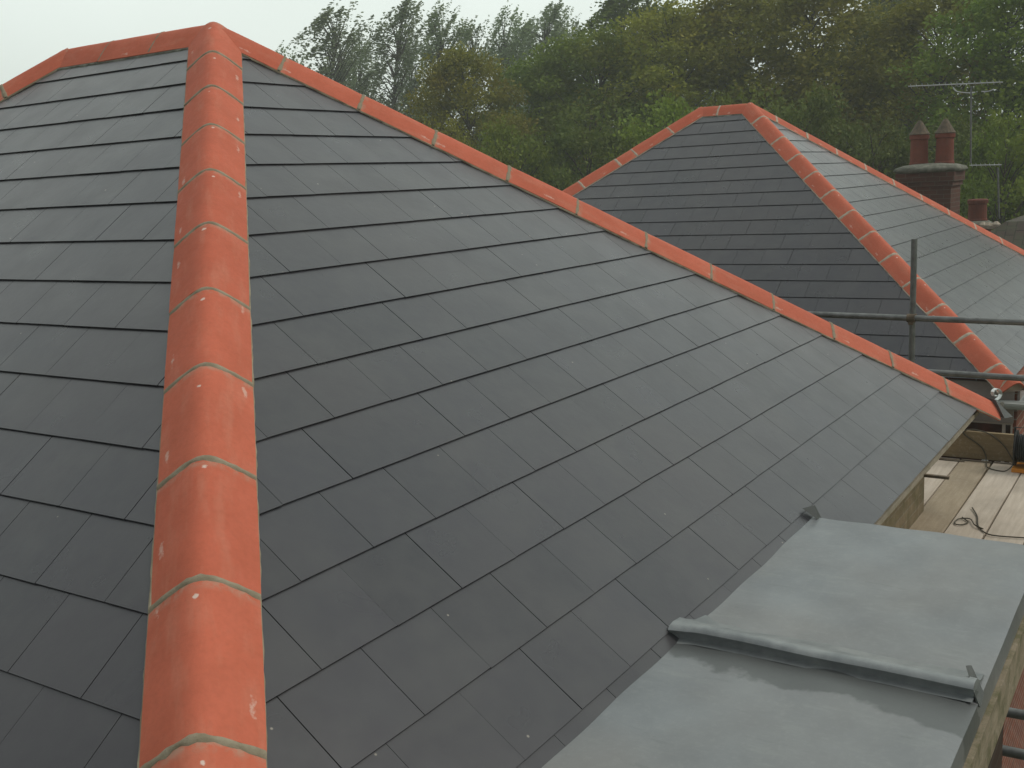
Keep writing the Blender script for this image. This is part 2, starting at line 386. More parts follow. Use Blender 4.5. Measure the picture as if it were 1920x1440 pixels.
def tile_mesh(prof, L0):
    o, q = prof; n = len(o); vs = []; fs = []
    ny = 5
    for iy in range(ny+1):
        y = L0*iy/ny
        e = .0015 if iy in (0, ny) else 0
        vs += [(x*(1-e*4), y, z-e) for x, z in o] + [(x, y, z) for x, z in q]
    for iy in range(ny):
        a0, a1 = iy*2*n, (iy+1)*2*n
        for i in range(n-1):
            fs.append((a0+i, a1+i, a1+i+1, a0+i+1)); fs.append((a0+n+i, a0+n+i+1, a1+n+i+1, a1+n+i))
        fs.append((a0, a0+n, a1+n, a1)); fs.append((a0+n-1, a1+n-1, a1+2*n-1, a0+2*n-1))
    for a0, fl in ((0, False), (ny*2*n, True)):
        for i in range(n-1):
            f = (a0+i, a0+i+1, a0+n+i+1, a0+n+i); fs.append(tuple(reversed(f)) if fl else f)
    return vs, fs

def ridge_run(house, name, P0, P1, oA, nA, oB, nB, joints, start, end, mort, bedmat, bedw=.014, seed=1, spots=True):
    """half-round ridge tiles from P0 towards P1, each a mesh of its own, on one mortar bed"""
    r = random.Random(seed)
    P0, P1 = Vector(P0), Vector(P1); Y = (P1-P0).normalized()
    m = (Vector(nA)+Vector(nB)).normalized(); m = (m - Y*m.dot(Y)).normalized(); X = Y.cross(m)
    A_ = .142
    eA = Vector(oA)*A_ + Vector(nA)*.0195
    if X.dot(eA) < 0: X = -X; 
    b, ze = X.dot(eA), m.dot(eA)
    prof = tile_profile(b, ze)
    # bed + joints
    mb = MB(); n = len(prof[0])
    steps = int((end-start)/.03)
    rows = []
    for i in range(steps+1):
        t = start + .006 + (end-start-.012)*i/steps
        row = []
        for s_, oo, nn in ((-1, Vector(oB), Vector(nB)), (1, Vector(oA), Vector(nA))):
            w = bedw*r.uniform(.35, .8)
            base = P0 + Y*t
            row.append([base + oo*(A_+w) + nn*.010, base + oo*(A_+w*.55) + nn*(.0165+r.uniform(-.001,.001)), base + oo*(A_-.001) + nn*.0178, base + oo*(A_-.02) + nn*.010])
        rows.append(row)
    for i in range(steps):
        for s_ in (0, 1):
            a0, a1 = rows[i][s_], rows[i+1][s_]
            for k in range(3):
                f = (a0[k], a0[k+1], a1[k+1], a1[k]); mb.face(f if s_ else tuple(reversed(f)))
        mb.face((rows[i][0][3], rows[i][1][3], rows[i+1][1][3], rows[i+1][0][3]))
    idx = {}; nv = []; nf = []
    for f in mb.f:
        g_ = []
        for q in f:
            key = tuple(round(c, 5) for c in mb.v[q])
            if key not in idx: idx[key] = len(nv); nv.append(mb.v[q])
            g_.append(idx[key])
        nf.append(tuple(g_))
    mb.v, mb.f = nv, nf
    bed = mb.build(name, bedmat, house)
    edges = [start] + [j for j in joints if start+.08 < j < end-.05] + [end]
    for j in edges[1:-1]:
        jm = MB(); pts = []
        for k in range(n):
            x, z = prof[0][k]; wv = (.0105 + r.uniform(-.003, .004))*(1.35 if mort is M['mortar_pale'] else 1); sh = r.uniform(-.002, .002)
            pr = .0018 + r.uniform(0, .0015)
            for dy, dz in ((-wv+sh, -.002), (-wv*.5, pr), (wv*.5, pr), (wv+sh, -.002)):
                pts.append(P0 + Y*(j+dy) + X*x*(1+pr*4 if abs(dz) == pr else 1) + m*(z+dz))
        fs = []
        for k in range(n-1):
            for q in range(3): fs.append((k*4+q, k*4+q+1, (k+1)*4+q+1, (k+1)*4+q))
        jm.poly(pts, fs)
        jo = jm.build('mortar_joint', mort, None, smooth=True, loc=P0 + Y*j); jo.location = P0 + Y*j - root_loc(bed); jo.parent = bed
    cache = {}
    rot = Matrix((X, Y, m)).transposed()
    for i in range(len(edges)-1):
        a0 = edges[i] + (.006 if i else 0); a1 = edges[i+1] - (.006 if i < len(edges)-2 else 0)
        L0 = round(a1-a0, 3)
        if L0 not in cache:
            vs, fs = tile_mesh(prof, L0)
            me = bpy.data.meshes.new('ridge_tile'); me.from_pydata(vs, [], fs); me.materials.append(M['terra'])
            me.polygons.foreach_set('use_smooth', [True]*len(me.polygons)); me.update()
            try: me.set_sharp_from_angle(angle=R(40))
            except Exception: pass
            cache[L0] = me
        o = bpy.data.objects.new('ridge_tile', cache[L0]); C.objects.link(o); o.parent = bed
        rr = rot.to_4x4() @ Matrix.Rotation(R(r.uniform(-.5, .5)), 4, 'Z') @ Matrix.Rotation(R(r.uniform(-.35, .35)), 4, 'X')
        loc = P0 + Y*a0 - root_loc(house)
        o.matrix_local = Matrix.Translation(loc + m*r.uniform(-.001, .002)) @ rr
    return bed

def hip_roof(house, A, ridge, half, s0, rows, ph, jt, mort, ridgebed, seed):
    """A = apex nearest the -Y end; ridge runs along +Y; half = plan run of each slope; faces west(-X), south(-Y), east, north"""
    A = Vector(A); B = A + Vector((0, ridge, 0)); h = half*TAN; sl = half/CO
    faces = dict(
        west=(A, (0,1,0), (-CO,0,-SI), (-SI,0,CO)),
        south=(A, (1,0,0), (0,-CO,-SI), (0,-SI,CO)),
        east=(A, (0,1,0), (CO,0,-SI), (SI,0,CO)),
        north=(B, (1,0,0), (0,CO,-SI), (0,SI,CO)))
    big = 40
    for i, (nm, (O, U, D, N)) in enumerate(faces.items()):
        ext = ridge if nm in ('west', 'east') else 0
        # hips at u = -v*cos .. ext + v*cos
        pl = [(-1, -CO, -.05), (1, -CO, ext-.05)] if 1 else []
        pl = [(-1, -CO, -.03), (1, -CO, ext-.03), (0, -1, -.04)]
        # keep: -u - CO*v <= -0.03  and  u - CO*v <= ext-0.03
        mb = slope(O, U, D, N, pl, s0, rows, ph.get(nm, 0), -sl, ext+sl, seed+i)
        mb.build('roof_slope', M['slate'], house, tone=True)
        O_, U_, D_, N_ = map(Vector, (O, U, D, N))
        um = MB(); e = sl - .03
        um.face([O_ - N_*.006, O_ + U_*ext - N_*.006, O_ + U_*(ext+e*CO) + D_*e - N_*.006, O_ + U_*(-e*CO) + D_*e - N_*.006])
        um.build('roof_underlay', M['under'], house)
    # hips
    def o_of(n, hd, into):
        o = Vector(n).cross(hd).normalized(); return o if o.dot(Vector(into)) > 0 else -o
    nW, nS, nE, nN = (Vector(faces[k][3]) for k in ('west', 'south', 'east', 'north'))
    L = half*math.sqrt(2+TAN*TAN) + .07
    for (nm, P, dr, n1, in1, n2, in2, st) in (
        ('SE', A, (1,-1,-TAN), nS, (-1,0,0), nE, (0,1,0), .03),
        ('NW', B, (-1,1,-TAN), nW, (0,-1,0), nN, (1,0,0), -.03),
        ('NE', B, (1,1,-TAN), nE, (0,-1,0), nN, (-1,0,0), -.02),
        ('SW', A, (-1,-1,-TAN), nW, (0,1,0), nS, (1,0,0), -.035)):
        hd = Vector(dr).normalized(); js = jt[nm]
        joints = js + [js[-1] + .455*k for k in range(1, 16)]
        ridge_run(house, 'hip_ridge', P, P+hd, o_of(n1, hd, in1), n1, o_of(n2, hd, in2), n2, joints, st, L, mort, mort, .012, seed+ord(nm[0])+ord(nm[1]))
    Yv = Vector((0,1,0))
    ridge_run(house, 'top_ridge', A - Vector((0,0,.002)), B - Vector((0,0,.002)), Vector((-CO,0,-SI)), nW, Vector((CO,0,-SI)), nE, [ridge-.44, ridge-.88] if ridge > 1 else [.4], .02, ridge+.035, mort, ridgebed, .035, seed+50)

# ---- main house
AX, AY, AZ = 4.182175, 4.562511, .878885 + CZ
HALF = (0.03178 + 17*GAUGE + .012)*CO
main = empty('slate_roofed_house', (AX, AY+.64, 0))
tag(main, 'large hipped slate roof in the foreground with a lead bay roof at its eaves', 'house')
hip_roof(main, (AX, AY, AZ), 1.28, HALF, .03178, 17, dict(south=-.003, west=.028+.0), 
         dict(SW=[.408,.858,1.30,1.747,2.197,2.662,3.105,3.548,4.0,4.462], SE=[.387,.852,1.304,1.772,2.227,2.702,3.168,3.629,4.093,4.56], NW=[.42,.88], NE=[.4]),
         M['mortar'], M['mortar_green'], 11)
ZE = AZ - HALF*TAN                                        # eaves level
X0, X1, Y0, Y1 = AX-HALF, AX+HALF, AY-HALF, AY+1.28+HALF
w = MB(); i_ = .30
def walls(mb, x0, x1, y0, y1, z0, z1): mb.box(x0, x1, y0, y1, z0, z1)
walls(w, X0+i_, X1-i_, Y0+i_, Y1-i_, 0, ZE+.05); w.build('wall', M['brick_buff'], main)
f = MB()                                                  # fascia boards round the eaves, butted at the corners
fz0, fz1 = ZE-.05, ZE-.022
f.box(X0+.03, X1-.03, Y0+.018, Y0+.045, fz0, fz1); f.box(X0+.03, X1-.03, Y1-.045, Y1-.018, fz0, fz1)
f.box(X0+.03, X0+.055, Y0+.046, Y1-.046, fz0, fz1); f.box(X1-.055, X1-.03, Y0+.046, Y1-.046, fz0, fz1)
f.build('fascia', M['timber_pale'], main)
f = MB(); f.box(X0+.056, X1-.056, Y0+.046, Y0+i_-.002, ZE-.05, ZE-.03); f.box(X0+.056, X1-.056, Y1-i_+.002, Y1-.046, ZE-.05, ZE-.03)
f.box(X0+.056, X0+i_-.002, Y0+i_, Y1-i_, ZE-.05, ZE-.03); f.box(X1-i_+.002, X1-.056, Y0+i_, Y1-i_, ZE-.05, ZE-.03)
f.build('soffit', M['timber_moss'], main)
# hip iron: galvanised strap with a curled end at the foot of the right hand hip
hd = Vector((1,-1,-TAN)).normalized(); foot = Vector((AX+HALF, AY-HALF, ZE)) + hd*.05
hor = Vector((1,-1,0)).normalized(); sidev = hd.cross(Vector((0,0,1))).normalized()
im = MB(); pts = [foot - hd*.12 + Vector((0,0,.012)), foot + hd*.03 + Vector((0,0,.012)), foot + hor*.05 + Vector((0,0,.02))]
cc = foot + hor*.05 + Vector((0,0,.10))
for k in range(12):
    an = R(-80 + k*33); rr = .046*(1 - k*.06); pts.append(cc + hor*math.cos(an)*rr + Vector((0,0,1))*math.sin(an)*rr)
ring = []
for p in pts: ring.append(p)
for k in range(len(ring)-1):
    a0, a1 = ring[k], ring[k+1]; dd = (a1-a0).normalized(); nn = dd.cross(sidev).normalized()
    im.obox((a0+a1)/2, dd, sidev, nn, (a1-a0).length/2+.002, .016, .0025)
im.build('hip_iron', M['bright'], main)
lm_ = MB(); hn = Vector((0,0,1))                         # lead saddle closing the end of the hip
q0 = foot + hd*.015
lm_.poly([q0 + sidev*.15 - hn*.03, q0 - sidev*.15 - hn*.03, q0 - sidev*.05 + hn*.075, q0 + sidev*.05 + hn*.075,
          q0 + hor*.10 + sidev*.10 - hn*.04, q0 + hor*.10 - sidev*.10 - hn*.04],
         [(0,1,2,3), (4,5,1,0), (3,2,5,4), (0,3,4), (1,5,2)])
lm_.build('hip_end_saddle', M['lead_dark'], main)

# ---- lead covered bay roof at the eaves
ZL = CZ - 1.478; LX0, LX1, LY0, LY1 = 1.66, 4.39, .45, 1.372
m_ = MB(); nx, ny = 90, 32; r = random.Random(5)
def lz(x, y):
    z = ZL + .0025*math.sin(x*5.1+1)*math.sin(y*4+.5) + .0012*math.sin(x*13+y*9) + .0015*math.sin(y*23-x*4)
    if y < LY0+.03: z -= (LY0+.03-y)*.25
    return z
vs = []
for i in range(nx+1):
    for j in range(ny+1):
        x = LX0+(LX1-LX0)*i/nx; y = LY0+(LY1-LY0)*j/ny; vs.append((x, y, lz(x, y)))
fs = [(i*(ny+1)+j, (i+1)*(ny+1)+j, (i+1)*(ny+1)+j+1, i*(ny+1)+j+1) for i in range(nx) for j in range(ny)]
m_.poly(vs, fs)
# turned down edges
for i in range(nx):
    x, x2 = LX0+(LX1-LX0)*i/nx, LX0+(LX1-LX0)*(i+1)/nx
    m_.face([(x, LY0, lz(x, LY0)), (x, LY0-.006, ZL-.075+.002*math.sin(x*9)), (x2, LY0-.006, ZL-.075+.002*math.sin(x2*9)), (x2, LY0, lz(x2, LY0))])
for xx, e in ((LX0, -.005), (LX1, .005)):
    for j in range(ny):
        y, y2 = LY0+(LY1-LY0)*j/ny, LY0+(LY1-LY0)*(j+1)/ny
        m_.face([(xx, y, lz(xx, y)), (xx, y2, lz(xx, y2)), (xx+e, y2, ZL-.09), (xx+e, y, ZL-.09)])
sheet = m_.build('lead_flat_roof', M['lead'], main, smooth=False, loc=(0, 0, ZL))
sheet.data.polygons.foreach_set('use_smooth', [i < nx*ny for i in range(len(sheet.data.polygons))])
def roll(xc, prof_h=.047):
    mb = MB(); ns = 44; P = []
    r = random.Random(int(xc*10))
    for i in range(ns+1):
        t = i/ns; y = LY1-.02 - (LY1-.02-(LY0+.012))*t
        k = 1.0; hh = prof_h*(1 + .03*math.sin(t*9)); ww = .046*(1+.03*math.sin(t*14+1))
        hh *= 1.08 - .12*t
        if t < .07: ww *= 1 + .5*(1 - t/.07); y += .03*(1 - t/.07)
        xo = xc + .004*math.sin(t*6)
        z = ZL; xo = xc
        row = [(xo-ww-.01, y, z+.001), (xo-ww*.62, y, z+.004), (xo-ww*.66, y, z+hh*.4), (xo-ww*.88, y, z+hh*.72), (xo-ww*.74, y, z+hh*.93), (xo-ww*.3, y, z+hh), (xo+ww*.5, y, z+hh*.85), (xo+ww*1.1, y, z+hh*.45), (xo+ww*1.7, y, z+.010), (xo+ww*2.8, y, z+.003), (xo+ww*3, y, z-.003)]
        P.append(row)
    n = len(P[0]); vs = [p for r_ in P for p in r_]
    fs = [(i*n+k, (i+1)*n+k, (i+1)*n+k+1, i*n+k+1) for i in range(ns) for k in range(n-1)] + [tuple(range(n)), tuple(reversed([ns*n+k for k in range(n)]))]
    mb.poly(vs, fs)
    o = mb.build('batten_roll', M['lead_roll'], main, smooth=True)
    o.parent = sheet; o.location = Vector(o.location) + root_loc(main) - root_loc(sheet)
    try: o.data.set_sharp_from_angle(angle=R(50))
    except Exception: pass
    # welted ends: a folded triangular ear at the slates, a standing fin at the outer edge
    e = MB()
    e = MB(); e.poly([(xc-.034, LY0+.002, ZL-.02), (xc+.04, LY0+.004, ZL-.01), (xc+.075, LY0+.045, ZL+.050), (xc+.055, LY0+.050, ZL+.055), (xc-.03, LY0+.016, ZL+.03),
            (xc-.034, LY0-.006, ZL-.02), (xc+.04, LY0-.004, ZL-.01), (xc+.08, LY0+.038, ZL+.048)],
           [(0,1,2,3,4), (5,4,3,7), (5,7,6), (7,3,2), (6,7,2,1), (5,6,1,0), (0,4,5)])
    eo = e.build('welted_end', M['lead_dark'], main)
    eo.parent = sheet; eo.location = Vector(eo.location) + root_loc(main) - root_loc(sheet)
roll(3.02); roll(1.70)
e = MB()
e.poly([(LX1-.03, LY1-.05, ZL+.002), (LX1+.02, LY1-.06, ZL-.02), (LX1+.03, LY1-.01, ZL+.04), (LX1-.05, LY1+.01, ZL+.05), (LX1-.0, LY1-.03, ZL+.055)], [(0,1,4), (1,2,4), (2,3,4), (3,0,4)])
eo = e.build('corner_welt', M['lead_dark'], main); eo.parent = sheet; eo.location = Vector(eo.location) + root_loc(main) - root_loc(sheet)
b_ = MB(); b_.box(LX0+.02, LX1-.02, LY0-.022, LY0+.004, ZL-.235, ZL-.078); b_.build('bay_fascia', M['timber_moss'], main)
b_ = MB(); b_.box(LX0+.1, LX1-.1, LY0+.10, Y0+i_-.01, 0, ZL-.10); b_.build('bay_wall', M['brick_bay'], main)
b_ = MB(); b_.box(LX0+.02, LX1-.02, LY0+.0045, Y0+i_-.012, ZL-.14, ZL-.012); b_.build('bay_roof_deck', M['timber_pale'], main)

# gutter brackets sticking out from the eaves
for bx, th_, ln in ((6.25, .005, .14), (5.86, .012, .13)):
    k = MB(); k.box(bx, bx+th_*2, Y0+.02-ln, Y0+.0175, ZE-.055, ZE-.055+th_*1.2); k.build('gutter_bracket', M['rust'], main)

# ---- second house
PX, PY, PZ = 13.109326, 4.846542, .810454 + CZ
HALF2 = (.26672 + 17*GAUGE + .012)*CO
nb = empty('slate_roofed_house', (PX, PY+.33, 0))
tag(nb, 'smaller-looking hipped slate roof beyond the scaffold with cream-jointed terracotta hips', 'house')
hip_roof(nb, (PX, PY, PZ), .66, HALF2, .26672, 17, dict(south=.05, west=.08),
         dict(SW=[.386,.971,1.439,1.88,2.325,2.778,3.225,3.667,4.12,4.575,5.043], SE=[.35,.82,1.28,1.74], NW=[.5,1.05,1.3,1.85,2.4], NE=[.4]),
         M['mortar_pale'], M['mortar_green'], 37)
ZE2 = PZ - HALF2*TAN; U0, U1, V0, V1 = PX-HALF2, PX+HALF2, PY-HALF2, PY+.66+HALF2
w = MB(); w.box(U0+.10, U1-.10, V0-.04, V1-.1, 0, ZE2+.0); w.build('wall', M['brick'], nb)
f = MB(); f.box(U0+.06, U0+.085, V0-.02, V1-.06, ZE2-.36, ZE2-.012); f.box(U0+.0855, U1-.06, V0-.062, V0-.042, ZE2-.20, ZE2-.012); f.build('fascia', M['fascia'], nb)
def half_gutter(mb, p0, p1, r0, side):
    p0, p1 = Vector(p0), Vector(p1); d = (p1-p0).normalized(); s = d.cross(Vector((0,0,1))).normalized()
    n = 10; vs = []
    for p in (p0, p1):
        for rr in (r0, r0-.004):
            for k in range(n+1):
                a_ = math.pi + math.pi*k/n; vs.append(p + s*math.cos(a_)*rr + Vector((0,0,1))*math.sin(a_)*rr)
    m1 = n+1; fs = []
    for k in range(n): fs += [(k, k+1, 2*m1+k+1, 2*m1+k), (m1+k, 3*m1+k, 3*m1+k+1, m1+k+1)]
    fs += [(0, 2*m1, 3*m1, m1), (n, m1+n, 3*m1+n, 2*m1+n)]
    for b0 in (0, 2*m1):
        for k in range(n): fs.append((b0+k, b0+m1+k, b0+m1+k+1, b0+k+1))
    mb.poly(vs, fs); mb.tube([p0+s*r0, p1+s*r0], .006, 8); mb.tube([p0-s*r0, p1-s*r0], .006, 8)
gm = MB(); gz = ZE2-.165
half_gutter(gm, (U0-.015, V0-.18, gz), (U0-.015, V1, gz), .058, 1)
gt = gm.build('gutter', M['gutter'], nb, smooth=True)
gm = MB(); half_gutter(gm, (U0+.05, V0-.12, gz), (U1, V0-.12, gz), .058, 1); gm.build('gutter', M['gutter'], nb, smooth=True)
for yy in (V0+.05, V0+.30, V0+.9, V0+1.8):
    k = MB(); k.box(U0-.082, U0-.070, yy-.012, yy+.012, gz-.03, gz+.012); k.build('gutter_clip', M['bright'], nb)
k = MB()                                                 # mortar pointing under the foot of the hip
hd2 = Vector((-1,-1,-TAN)).normalized(); ft = Vector((U0, V0, ZE2)) + hd2*.02
s2 = hd2.cross(Vector((0,0,1))).normalized()
k.poly([ft + s2*.13 - Vector((0,0,.05)), ft - s2*.13 - Vector((0,0,.05)), ft - s2*.09 + Vector((0,0,.03)), ft + Vector((0,0,.065)), ft + s2*.09 + Vector((0,0,.03))], [(0,1,2,3,4)])
k.build('hip_foot_mortar', M['mortar_pale'], nb)
# window under the eaves of the second house
wx = U0+.10; wz0, wz1 = CZ-3.35, CZ-2.175; wy0, wy1 = 1.262, 2.6
fr = MB()
for ys in (wy0, wy1-.05): fr.box(wx-.03, wx-.004, ys, ys+.012, wz0, wz1)
fr.box(wx-.03, wx-.004, wy0+.052, wy0+.078, wz0, wz1)
for zs in (wz0, wz1-.02): fr.box(wx-.028, wx-.0045, wy0+.0125, wy0+.0515, zs, zs+.02); fr.box(wx-.028, wx-.0045, wy0+.0785, wy1-.0505, zs, zs+.02)
fo = fr.build('window', M['frame'], nb)
pn = MB(); pn.box(wx-.012, wx-.003, wy0+.01, wy1-.01, wz0+.01, wz1-.01); pn.build('pane', M['pane'], fo)

# ---------------------------------------------------------------- scaffold between and beside the houses
ZB = CZ - 2.30
sc = empty('scaffold', (8.85, 1.93, 0))
tag(sc, 'grey tube scaffold with guard rails and a short upright standing between the two roofs', 'scaffold')
def scaf(nm, p0, p1, mat='steel', r=.0242): k = MB(); k.tube([p0, p1], r, 14); return k.build(nm, M[mat], sc, smooth=False)
def shade(o):
    o.data.polygons.foreach_set('use_smooth', [True]*len(o.data.polygons))
    try: o.data.set_sharp_from_angle(angle=R(40))
    except Exception: pass
    return o
shade(scaf('standard', (8.87, 1.93, 0), (8.87, 1.93, CZ-.57)))
shade(scaf('standard', (8.87, -.75, 0), (8.87, -.75, CZ-.5)))
shade(scaf('standard', (6.05, -.75, 0), (6.05, -.75, CZ-.5)))
shade(scaf('guard_rail', (8.822, 4.2, CZ-1.17), (8.822, -1.0, CZ-1.235)))
shade(scaf('guard_rail', (8.822, 3.6, CZ-1.61), (8.822, -1.0, CZ-1.665)))
for x_ in (6.1, 7.5, 8.7): shade(scaf('transom', (x_, 1.46, ZB-.065), (x_, -1.0, ZB-.065)))
shade(scaf('ledger', (6.4, 1.4, ZB-.115), (9.2, 1.4, ZB-.115))); shade(scaf('ledger', (2.0, -.75, ZB-.115), (9.2, -.75, ZB-.115)))
for px_, py_, dz_ in ((1868, 1331, 2.55), (1866, 1404, 2.62)):       # lower transoms poking out beside the bay
    d_ = ray(px_, py_); p_ = d_*(-dz_/d_.z); shade(scaf('transom', (p_.x, p_.y, CZ-dz_), (p_.x+.06, -1.0, CZ-dz_+.01)))
def coupler(c, vert=True):
    k = MB(); c = Vector(c)
    k.tube([c - Vector((0,0,.028)), c + Vector((0,0,.028))], .034, 12)
    k.tube([c + Vector((-.05,-.03,0)), c + Vector((-.05,.03,0))], .034, 12)
    k.box(c.x-.066, c.x-.04, c.y-.02, c.y+.02, c.z-.052, c.z-.03)
    k.tube([c + Vector((-.03,.03,.01)), c + Vector((-.03,.075,.01))], .008, 8)
    k.build('coupler', M['rust'], sc)
coupler((8.87, 1.93, CZ-1.198)); coupler((8.87, 1.93, CZ-1.632))

def board(x0, x1, y0, y1, label, mat='board', dz=0, tilt=0):
    root = empty('scaffold_board', ((x0+x1)/2, (y0+y1)/2, ZB-.038+dz)); root.rotation_euler = (0, 0, tilt)
    tag(root, label, 'board', 'scaffold boards laid along the eaves')
    L_, W_ = (x1-x0)/2, (y1-y0)/2
    def lb(nm, xa, xb, grow, z0, z1, mt):
        k = MB(); k.box(xa, xb, -W_-grow, W_+grow, z0, z1); o = k.build(nm, M[mt], None, bevel=.003); o.parent = root; return o
    lb('plank', -L_, L_, 0, 0, .038, mat)
    for s_ in (-1, 1):
        xa, xb = (s_*(L_-.06), s_*(L_-.02)); o = lb('end_band', min(xa,xb), max(xa,xb), .0015, -.0015, .0395, 'rust')
ys = 1.505
labs = ['scaffold board nearest the wall, darker and damp in its middle', 'scaffold board second out from the wall, carrying the loose cable ends',
        'scaffold board third out from the wall, pale and at the right edge of the photo', 'scaffold board outside the pale one, mostly beyond the right edge']
for i, lb_ in enumerate(labs):
    board(5.9 + (.05, 0, .1, .02)[i], 8.74, ys-.2265, ys-.006, lb_, 'board_dull' if i == 0 else 'board', (0, .004, 0, .003)[i], R((.15, -.1, .12, 0)[i])); ys -= .2325
board(7.33, 8.73, 1.512, 1.735, 'short scaffold board tucked under the eaves at the far corner', 'board', 0, R(.1))
board(7.35, 8.72, 1.745, 1.968, 'short scaffold board farthest under the eaves, hidden mostly by the slates', 'board', .003, 0)
tb = empty('toe_board', (8.78, 1.5, ZB+.004)); tag(tb, 'brown toe board on edge across the far end of the scaffold boards', 'board')
k = MB(); k.box(8.762, 8.80, -.6, 2.05, ZB+.004, ZB+.222); k.build('plank', M['board_y'], tb, bevel=.003)
k = MB(); k.box(8.758, 8.804, 1.99, 2.03, ZB+.003, ZB+.2235); k.build('end_band', M['rust'], tb)
# cable reel and cables
cx_, cy_ = 8.56, 1.02
cr_ = empty('cable_reel', (cx_, cy_, ZB)); tag(cr_, 'black cable reel with an orange base at the right edge, on the scaffold boards', 'cable reel')
k = MB()
def disc(mb, c, ax, r0, t, n=28):
    ax = Vector(ax); mb.tube([Vector(c)-ax*t/2, Vector(c)+ax*t/2], r0, n)
disc(k, (cx_, cy_-.07, ZB+.175), (0,1,0), .135, .012); disc(k, (cx_, cy_+.07, ZB+.175), (0,1,0), .135, .012); k.build('flange', M['rubber'], cr_, bevel=.003)
k = MB()
for q in range(9): 
    yy = cy_-.056+q*.014
    pts = [(cx_+math.cos(2*math.pi*t/20)*(.095+.006*(q%2)), yy, ZB+.175+math.sin(2*math.pi*t/20)*(.095+.006*(q%2))) for t in range(21)]
    k.tube(pts, .0065, 6, False)
k.build('wound_cable', M['rubber'], cr_)
k = MB(); k.box(cx_-.10, cx_+.10, cy_-.095, cy_+.085, ZB+.004, ZB+.035); disc(k, (cx_, cy_+.08, ZB+.175), (0,1,0), .045, .012); k.build('base', M['orange'], cr_, bevel=.004)
k = MB(); k.tube([(cx_, cy_-.085, ZB+.03), (cx_, cy_-.085, ZB+.33), (cx_, cy_+.082, ZB+.33), (cx_, cy_+.082, ZB+.03)], .009, 8); k.build('handle', M['rubber'], cr_)
def curve(pts, n=10):
    out = []; P = [Vector(p) for p in pts]; P = [P[0]] + P + [P[-1]]
    for i in range(1, len(P)-2):
        for k in range(n):
            t = k/n; a_, b_, c_, d_ = P[i-1], P[i], P[i+1], P[i+2]
            out.append(.5*((2*b_) + (c_-a_)*t + (2*a_-5*b_+4*c_-d_)*t*t + (3*b_-a_-3*c_+d_)*t**3))
    out.append(P[-2]); return out
zt = ZB+.011
k = MB(); k.tube(curve([(8.50, 1.10, ZB+.05), (8.45, 1.15, zt), (8.50, 1.27, zt), (8.66, 1.31, zt), (8.75, 1.33, zt+.03), (8.752, 1.37, zt+.10), (8.754, 1.47, zt+.17), (8.755, 1.50, zt+.20), (8.77, 1.47, ZB+.232), (8.79, 1.40, ZB+.231), (8.755, 1.30, zt+.20), (8.75, 1.20, zt+.12), (8.70, 1.12, zt+.02), (8.62, 1.10, ZB+.1)]), .0045, 7)
tag(k.build('power_cable', M['cable'], None, smooth=True), 'thin dark cable looping from the reel up over the toe board', 'cable')
k = MB(); k.tube(curve([(7.42, 1.20, zt+.004), (7.25, 1.14, zt), (7.05, 1.10, zt), (6.92, 1.03, zt), (6.90, .95, zt), (6.93, .80, zt), (6.95, .6, zt), (6.9, .35, zt)]), .0045, 7)
k.tube(curve([(7.18, 1.22, zt+.004), (7.10, 1.17, zt), (7.02, 1.20, zt+.003), (7.04, 1.24, zt), (7.13, 1.235, zt+.004), (7.16, 1.17, zt+.006), (7.04, 1.12, zt+.008), (6.98, 1.06, zt+.007)]), .004, 7)
tag(k.build('power_cable', M['cable'], None, smooth=True), 'loose dark cable trailing across the boards beside the lead roof', 'cable')

# ---------------------------------------------------------------- neighbouring house with chimneys, beyond the right hand hip
nh = empty('neighbouring_house', (23, 1.5, 0)); tag(nh, 'old house with brown tiled roof and brick chimneys behind the far slate roof', 'house')
k = MB(); k.box(18.4, 27, -3.4, 4.4, 0, CZ-2.6); k.build('wall', M['brick_old'], nh)
k = MB(); zr, ze_ = CZ-1.02, CZ-2.6
k.poly([(18.0,-3.8,ze_),(27.4,-3.8,ze_),(27.4,4.8,ze_),(18.0,4.8,ze_),(20.2,2.9,zr),(20.2,2.0,zr),(25,2.0,zr),(25,2.9,zr)],
       [(0,1,6,5),(1,2,7,6),(2,3,4,7),(3,0,5,4),(4,5,6,7),(0,3,2,1)]); rf = k.build('roof', M['oldroof'], nh)
k = MB(); k.tube([(20.2,2.0,zr+.03),(18.0,-3.8,ze_+.04)], .07, 8); k.tube([(20.2,2.0,zr+.03),(25,2.0,zr+.03)], .08, 8); k.build('ridge_capping', M['mortar_green'], nh)
dc = ray(1745, 312); t_ = 20.0/dc.x; cc = Vector((0,0,CZ)) + dc*t_                      # centre of the cap
